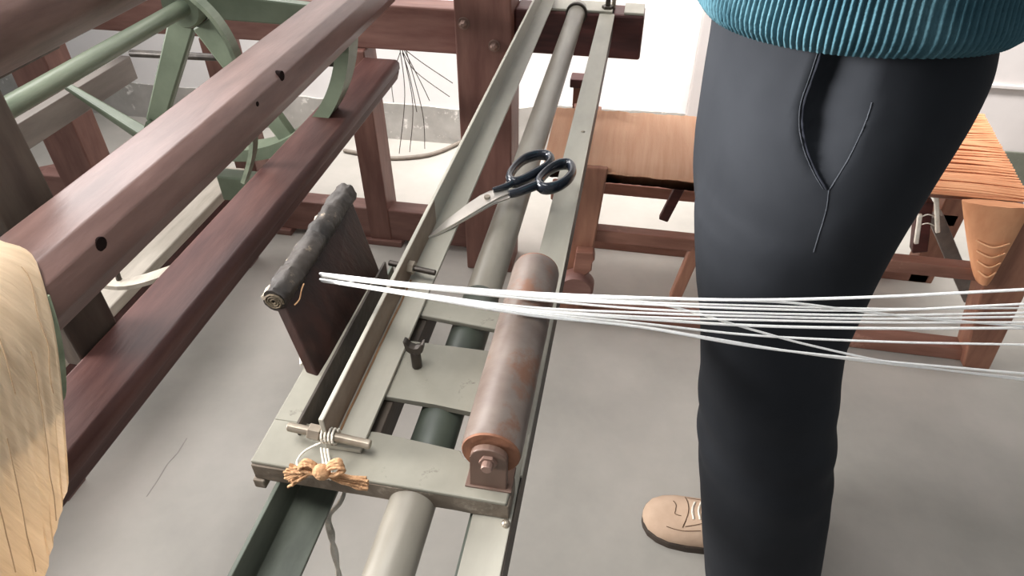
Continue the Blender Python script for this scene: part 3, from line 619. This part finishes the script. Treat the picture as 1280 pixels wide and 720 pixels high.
# open warp on the right
b = BM(); hull_box(b, [(.24, YF + .002, .494), (.892, YF + .002, .494), (.92, 1.865, .514), (.20, 1.745, .506), (.24, YF + .002, .497), (.892, YF + .002, .497), (.92, 1.865, .518), (.20, 1.745, .509)], 0); ws = obj('warp_sheet', b, M['orange_warp'], SL)
for i in range(34):
    t = (i + .5) / 34; j = rnd.uniform(-.004, .004)
    a = V((.24 - .04 * t, YF + (1.745 - YF) * t, .4995 + .009 * t)); c = V((.892 + .028 * t, YF + .002 + (1.86 - YF) * t, .4995 + .018 * t)); m_ = (a + c) / 2 + V((0, j * 2.2, .003)); m3 = a * .2 + c * .8 + V((0, j * 2, .004 + rnd.uniform(-.002, .003)))
    b = BM(); tube(b, smooth_path([a, m_, m3, c], 4), rnd.uniform(.0024, .0052), 6, flat=(1, .7)); obj('warp_strand', b, M['orange_warp'], ws, smooth=70)
# gathered warp hanging down from the front bar
b = BM(); rows = []
for k in range(15):
    t = k / 14; z = .492 - .21 * t; cxx = .822 + .055 * t; w = .058 * (1 - t) ** .8 + .014; row = []
    for i in range(20):
        a = 2 * pi * i / 20; row.append(V((cxx + w * cos(a), YF - .012 + (.014 + .006 * t) * sin(a) + .002 * (i % 2) , z)))
    rows.append(row)
loft(b, rows); hw = obj('hanging_warp', b, M['orange_warp'], SL, smooth=60)
for k in range(4):
    t = .45 + k * .13; z = .492 - .21 * t; cxx = .822 + .055 * t; w = (.058 * (1 - t) ** .8 + .014)
    b = BM(); tube(b, smooth_path([(cxx - w * .7, YF - .026, z + .004), (cxx, YF - .037, z - .004), (cxx + w * .7, YF - .026, z + .004)], 5), .002, 6); obj('binding', b, mat('pale_orange_binding%d' % k, srgb(222, 168, 126)), hw)
hd = None
for (a, c) in (((1170, 236), (1172, 290)), ((1150, 268), (1145, 304))):
    b = BM(); bar(b, PY(*a, 1.50), PY(*c, 1.50), .010, .010, up=(0, 1, 0), bev=.002); hd = obj('heddle_stick', b, M['string'], SL)
b = BM(); tube(b, smooth_path([PY(1150, 272, 1.50), PY(1160, 268, 1.495), PY(1171, 272, 1.50)], 4), .0016, 5); tube(b, smooth_path([PY(1148, 282, 1.50), PY(1160, 279, 1.495), PY(1171, 284, 1.50)], 4), .0016, 5); obj('heddle_cord', b, M['string'], SL)
# small upright at the back seen past the rail
bx('back_post', (-.155, 1.80, 0), (-.115, 1.84, .535), 'loom_wood_z'); bx('cap_block', (-.165, 1.795, .535), (-.10, 1.845, .56), 'dark_x')

# ------------------------------------------------------------------ person
PE = thing('person', 'person in a teal ribbed sweater and dark trousers standing beside the rails', 'person', RF(.44, .72, 0))
NR = 40
def ring(r, f, z, a, bq, p=2.3, dz=None):
    out = []
    for k in range(NR):
        t = 2 * pi * k / NR; c, s = cos(t), sin(t)
        x = math.copysign(abs(c) ** (2 / p), c) * a; y = math.copysign(abs(s) ** (2 / p), s) * bq
        out.append(RF(r + x, f + y, z + (dz(x, y) if dz else 0)))
    return out
SILH = [(-60, 893, 1255), (0, 889, 1254), (25, 887, 1253), (45, 884, 1252), (70, 880, 1250), (100, 876, 1245), (150, 869, 1222), (200, 866, 1192), (255, 865, 1157), (300, 866, 1130), (350, 868, 1102), (400, 874, 1080), (430, 875, 1066), (460, 875, 1057), (500, 874, 1054), (540, 874, 1052), (600, 876, 1046), (660, 878, 1036), (720, 882, 1027), (800, 888, 1016)]
def lim(y):
    y = max(-59, min(799, y))
    for (a, l0, r0), (c, l1, r1) in zip(SILH, SILH[1:]):
        if a <= y <= c: t = (y - a) / (c - a); return l0 + (l1 - l0) * t, r0 + (r1 - r0) * t
def pj(p):
    d = p - CP; z = d.dot(AX); return 640 + FPX * d.dot(RT) / z, 360 - FPX * d.dot(AU) / z, z
def fit(z, f, q, p=2.2, ml=0, mr=0):
    """width and centre of one trouser section so that its outline agrees with the figure's measured outline"""
    r, a = .38, .13
    for _ in range(40):
        eL = eR = 1e9; zl = zr = 1
        for v in ring(r, f, z, a, q, p):
            x, y, dz = pj(v); l, R_ = lim(y)
            if x - l - ml < eL: eL, zl = x - l - ml, dz
            if R_ - mr - x < eR: eR, zr = R_ - mr - x, dz
        lo = r - a - eL * zl / FPX * .7; hi = r + a + eR * zr / FPX * .7
        r, a = (lo + hi) / 2, max(.03, (hi - lo) / 2)
    return ring(r, f, z, a, q, p)
b = BM()
LEGZ = [(.86, .694, .11), (.80, .684, .11), (.75, .672, .107), (.70, .659, .104), (.623, .643, .10), (.56, .638, .10), (.50, .634, .102), (.385, .628, .104), (.255, .622, .106), (.15, .618, .106), (.055, .614, .107)]
loft(b, [fit(z, f, q) for z, f, q in LEGZ])
loft(b, [fit(z, f + .165 + (.8 - z) * .02, q, 2.2, 16, 22) for z, f, q in LEGZ])
loft(b, [fit(z, f, q, 2.2, m_, m_) for z, f, q, m_ in [(.78, .745, .14, 8), (.81, .745, .160, 3), (.85, .747, .167, 0), (.90, .75, .173, 0), (.945, .752, .172, 0), (.99, .754, .167, 0), (1.03, .755, .160, 0), (1.065, .757, .152, 0), (1.10, .76, .146, 2)]])
tb = remesh(b, .0075, 22, .5)
# cloth folds
for v in tb.verts:
    p = v.co; z = p.z; a = noise.noise(V((p.x * 7, p.y * 7, z * 3.2))) * .0055 + noise.noise(V((p.x * 16, p.y * 16, z * 9 + 4))) * .0022
    kn = math.exp(-((z - .52) / .10) ** 2) * sin(z * 75 + p.x * 18) * .0018
    v.co += v.normal * (a + kn)
bmesh.ops.recalc_face_normals(tb, faces=tb.faces)
mouth = [(1031, 56), (1018, 96), (1007, 128), (1005, 158), (1011, 188), (1023, 216), (1035, 236)]
sideseam = [(1096, 56), (1090, 120), (1083, 150), (1070, 180), (1055, 208), (1036, 238)]
def xat(pts, y):
    for (x0, y0), (x1, y1) in zip(pts, pts[1:]):
        if y0 <= y <= y1: return x0 + (x1 - x0) * (y - y0) / (y1 - y0)
near = []
for v in tb.verts:          # the slack pocket: its facing sinks in behind the front edge
    if v.normal.dot(CP - v.co) <= 0 or (v.co - CP).dot(FWH) > .75: continue
    x, y, _ = pj(v.co); xm, xs = xat(mouth, y), xat(sideseam, y)
    if xm is None or xs is None: continue
    if xm <= x <= xs:
        t = (x - xm) / max(1, xs - xm); v.co -= v.normal * (.021 * (1 - t) ** .9 * min(1, (238 - y) / 70))
    elif xm - 22 < x < xm: v.co += v.normal * (.0035 * (1 - (xm - x) / 22))
    if xm - 26 < x < xs: near.append(v)
for _ in range(3): bmesh.ops.smooth_vert(tb, verts=near, factor=.5, use_axis_x=True, use_axis_y=True, use_axis_z=True)
bvh = BVHTree.FromBMesh(tb)
trousers = obj('trousers', tb, M['trouser'], PE, smooth=75)
def on_cloth(px, py, lift=.001):
    h = bvh.ray_cast(CP, ray(px, py).normalized())
    return (h[0] + h[1] * lift) if h[0] else None
def cloth_line(pts, r, m, name, lift=.0008, flatk=None):
    P = [(V((x, y, 0))) for x, y in pts]; S_ = smooth_path(P, 8); Q = [on_cloth(p.x, p.y, lift) for p in S_]; Q = [q for q in Q if q]
    if len(Q) < 2: return
    b = BM(); tube(b, Q, r, 6); obj(name, b, M[m], trousers, smooth=60)
cloth_line([(x - 2, y) for x, y in mouth], .0014, 'seam', 'pocket_edge', .0004)
cloth_line([(x - 6, y) for x, y in mouth], .0005, 'stitch', 'pocket_stitching', .0003)
cloth_line([(1090, 128), (1083, 150), (1070, 180), (1055, 208), (1036, 238)], .0006, 'stitch', 'side_seam', .0001)
cloth_line([(1036, 238), (1033, 262), (1024, 292), (1017, 315)], .0006, 'stitch', 'side_seam', .0001)
# pocket bag set behind the mouth: a shallow cloth facing
# sweater: knitted body with a ribbed welt
def sw_ring(z, r, f, a, q, ribs, amp, n, sag=0):
    out = []
    for k in range(n):
        t = 2 * pi * k / n; c, s = cos(t), sin(t); p = 2.3
        x = math.copysign(abs(c) ** (2 / p), c); y = math.copysign(abs(s) ** (2 / p), s)
        w = (cos(ribs * t) * .5 + .5) ** .6
        out.append(RF(r + x * (a + amp * w), f + y * (q + amp * w), z + sag * (s)))
    return out
RB = 150; NSW = RB * 6
rows = []
SWA, SWR = .150, .362
for k in range(13):
    t = k / 12; z = 1.060 + .115 * t; roll = .006 * math.sin(min(1, t * 5) * pi / 2) if t < .25 else .006
    rows.append(sw_ring(z, SWR - .003 * t, .757 + .003 * t, SWA - .002 + roll + .002 * math.sin(t * 9), .157 + roll + .002 * sin(t * 9), RB, .0052 if k else .0025, NSW, -.012 * (1 - t)))
b = BM(); loft(b, rows, True, True); obj('ribbed_welt', b, M['teal'], PE, smooth=180)
b = BM()
loft(b, [ring(r, f, z, a, q) for z, r, f, a, q in [(1.168, .359, .76, .152, .152), (1.21, .362, .76, .165, .172), (1.30, .36, .765, .165, .195), (1.38, .36, .77, .15, .205), (1.44, .362, .775, .12, .185), (1.475, .365, .775, .08, .11), (1.49, .365, .775, .06, .065)]])
def arm(s):
    sh = RF(.362, .775 + s * .19, 1.415); el = RF(.43, .775 + s * .25, 1.215); wr = RF(.22, .775 + s * .15, 1.37)
    return sh, el, wr
for s in (-1, 1):
    sh, el, wr = arm(s); tube(b, smooth_path([sh, (sh + el) / 2, el, (el + wr) / 2, wr], 5), [.07 - .034 * k / 20 for k in range(21)], 16)
sb = remesh(b, .009, 6, .5); sw = obj('sweater', sb, M['teal'], PE, smooth=75)
# body: neck, head, forearms and hands as one surface
b = BM()
tube(b, [RF(.365, .775, 1.42), RF(.362, .775, 1.50), RF(.352, .775, 1.57)], [.062, .056, .058], 18)
hc = RF(.338, .775, 1.63)
def hs(dr, df, dz, r, sx=1, sy=1, sz=1): 
    mm = Matrix.Translation(hc + RT * dr + FWH * df + ZZ * dz) @ Matrix.Rotation(YAW, 4, 'Z') @ Matrix.Diagonal((r * sx, r * sy, r * sz, 1))
    bmesh.ops.create_uvsphere(b, u_segments=24, v_segments=14, radius=1, matrix=mm)
hs(.012, 0, .025, .092, 1.04, .84, 1.0); hs(-.022, 0, -.035, .068, 1, .86, 1.15); hs(-.05, 0, -.075, .036, 1, 1.1, .8)
hs(-.092, 0, -.012, .015, 1.1, .8, 1.6); hs(-.075, 0, -.047, .016, .9, 1.7, .6); hs(-.074, .034, .018, .016, .8, 1.2, .7); hs(-.074, -.034, .018, .016, .8, 1.2, .7)
for s in (-1, 1): hs(.02, s * .078, -.005, .026, .8, .35, 1.15)
for s in (-1, 1):
    sh, el, wr = arm(s); tube(b, [el, wr, wr + (wr - el).normalized() * .02], [.038, .03, .027], 14)
    d = (RF(.02, .775 + s * .04, 1.44) - wr).normalized(); side = d.cross(ZZ).normalized(); un = side.cross(d)
    tube(b, [wr, wr + d * .035, wr + d * .085], [.028, .038, .036], 14, flat=(1.05, .5))
    for k in range(4):
        o_ = side * ((k - 1.5) * .0195); L = (.068, .078, .074, .058)[k]; p0 = wr + d * .075 + o_
        tube(b, smooth_path([p0, p0 + d * L * .45 - un * .004, p0 + d * L * .8 - un * .018, p0 + d * L - un * .034], 3), [.0088, .0088, .0086, .0084, .0083, .0082, .008, .0076, .0072, .0058], 10)
    th_ = wr + d * .03 - side * (s * .03)
    tube(b, smooth_path([th_, th_ + d * .03 - side * (s * .02), th_ + d * .06 - side * (s * .018) - un * .008], 3), [.012, .0115, .011, .0105, .0098, .0085, .006], 10)
hb = remesh(b, .0045, 3, .5); body = obj('body', hb, M['skin'], PE, smooth=80)
b = BM(); 
mm = Matrix.Translation(hc + RT * .022 + ZZ * .034) @ Matrix.Rotation(YAW, 4, 'Z') @ Matrix.Diagonal((.1, .083, .094, 1))
bmesh.ops.create_uvsphere(b, u_segments=32, v_segments=20, radius=1, matrix=mm)
for v in list(b.verts):
    l = v.co - hc; rr, zz = l.dot(RT), l.z
    if (rr < -.045 and zz < .075) or zz < -.045 or (rr < .0 and zz < .03): b.verts.remove(v)
    else: v.co += (v.co - hc).normalized() * (.004 * noise.noise(v.co * 60))
bmesh.ops.solidify(b, geom=list(b.faces), thickness=.006); obj('hair', b, M['hair'], body, smooth=70)
for s in (-1, 1):
    b = BM(); sphere(b, hc + RT * -.078 + FWH * (s * .033) + ZZ * .008, .0115, n=14); obj('eye', b, M['string'], body)

# shoes: toe to the left of the picture
def shoe(r0, f0, yawd, L=.285, wide=1):
    c = RF(r0, f0, 0); ux = (Matrix.Rotation(radians(yawd), 3, 'Z') @ -RT).normalized(); uy = ux.cross(ZZ) * -1
    P = lambda u, v, z: c + ux * u + uy * v + ZZ * z
    # u from heel 0 to toe L ; half-width, height
    prof = [(0, .022, .055), (.012, .032, .072), (.05, .038, .088), (.10, .039, .094), (.15, .041, .082), (.19, .046, .066), (.225, .047, .054), (.25, .042, .047), (.27, .032, .039), (.281, .018, .030), (L, .006, .022)]; prof = [(u, w_ * wide, h) for u, w_, h in prof]
    b = BM(); rows = []
    for u, hw, h in prof:
        row = []
        for k in range(24):
            t = 2 * pi * k / 24; cc, ss = cos(t), sin(t)
            x = math.copysign(abs(cc) ** .8, cc) * hw; z = .016 + (h - .016) * (ss ** .9 if ss > 0 else 0) * 1.0 + (-.004 if ss < 0 else 0)
            row.append(P(u, x, z))
        rows.append(row)
    loft(b, rows); up = obj('shoe', b, M['suede'], PE, smooth=60)
    b = BM(); rows = []
    for z, g in ((0, -.002), (.004, .003), (.014, .004), (.0165, .001)):
        pass
    out = [(u, hw) for u, hw, h in prof]
    poly = [(u, hw + .004) for u, hw in out] + [(u, -(hw + .004)) for u, hw in reversed(out)]
    prism(b, [P(u, v, 0) for u, v in poly], (0, 0, 0), (0, 0, .018), .003); obj('sole', b, M['sole'], up)
    bb = bmesh.new(); bb.from_mesh(up.data); off = WL[up.name]
    for v in bb.verts: v.co += off
    bv = BVHTree.FromBMesh(bb); bb.free()
    def top(u, v, l=.0006):
        h = bv.ray_cast(P(u, v, .3), V((0, 0, -1))); return h[0] + V((0, 0, l)) if h[0] else None
    def line(pts, r, m, name):
        q = [top(*p) for p in [(x.x, x.y) for x in smooth_path([V((u, v, 0)) for u, v in pts], 5)]]; q = [x for x in q if x]
        if len(q) > 1: b = BM(); tube(b, q, r, 6); obj(name, b, M[m], up, smooth=60)
    line([(.228, -.022), (.222, -.012), (.222, 0), (.222, .010), (.21, .014)], .0008, 'shoe_line', 'stitch_line')
    line([(.205, -.036), (.20, -.02), (.197, 0), (.20, .02), (.205, .036)], .0009, 'shoe_line', 'stitch_line')
    line([(.20, .034), (.18, .030), (.16, .026), (.13, .030)], .0009, 'shoe_line', 'stitch_line')
    line([(.20, -.034), (.18, -.030), (.16, -.026), (.13, -.030)], .0009, 'shoe_line', 'stitch_line')
    line([(.236, .036), (.222, .0395), (.20, .041), (.17, .038)], .0009, 'shoe_line', 'stitch_line')
    for u in (.186, .174, .162, .15): line([(u, -.02), (u + .004, 0), (u, .02)], .0022, 'string', 'lace')
    return up
shoe(.552, .735, -15, .285, 1.15)
shoe(.63, .56, -4)
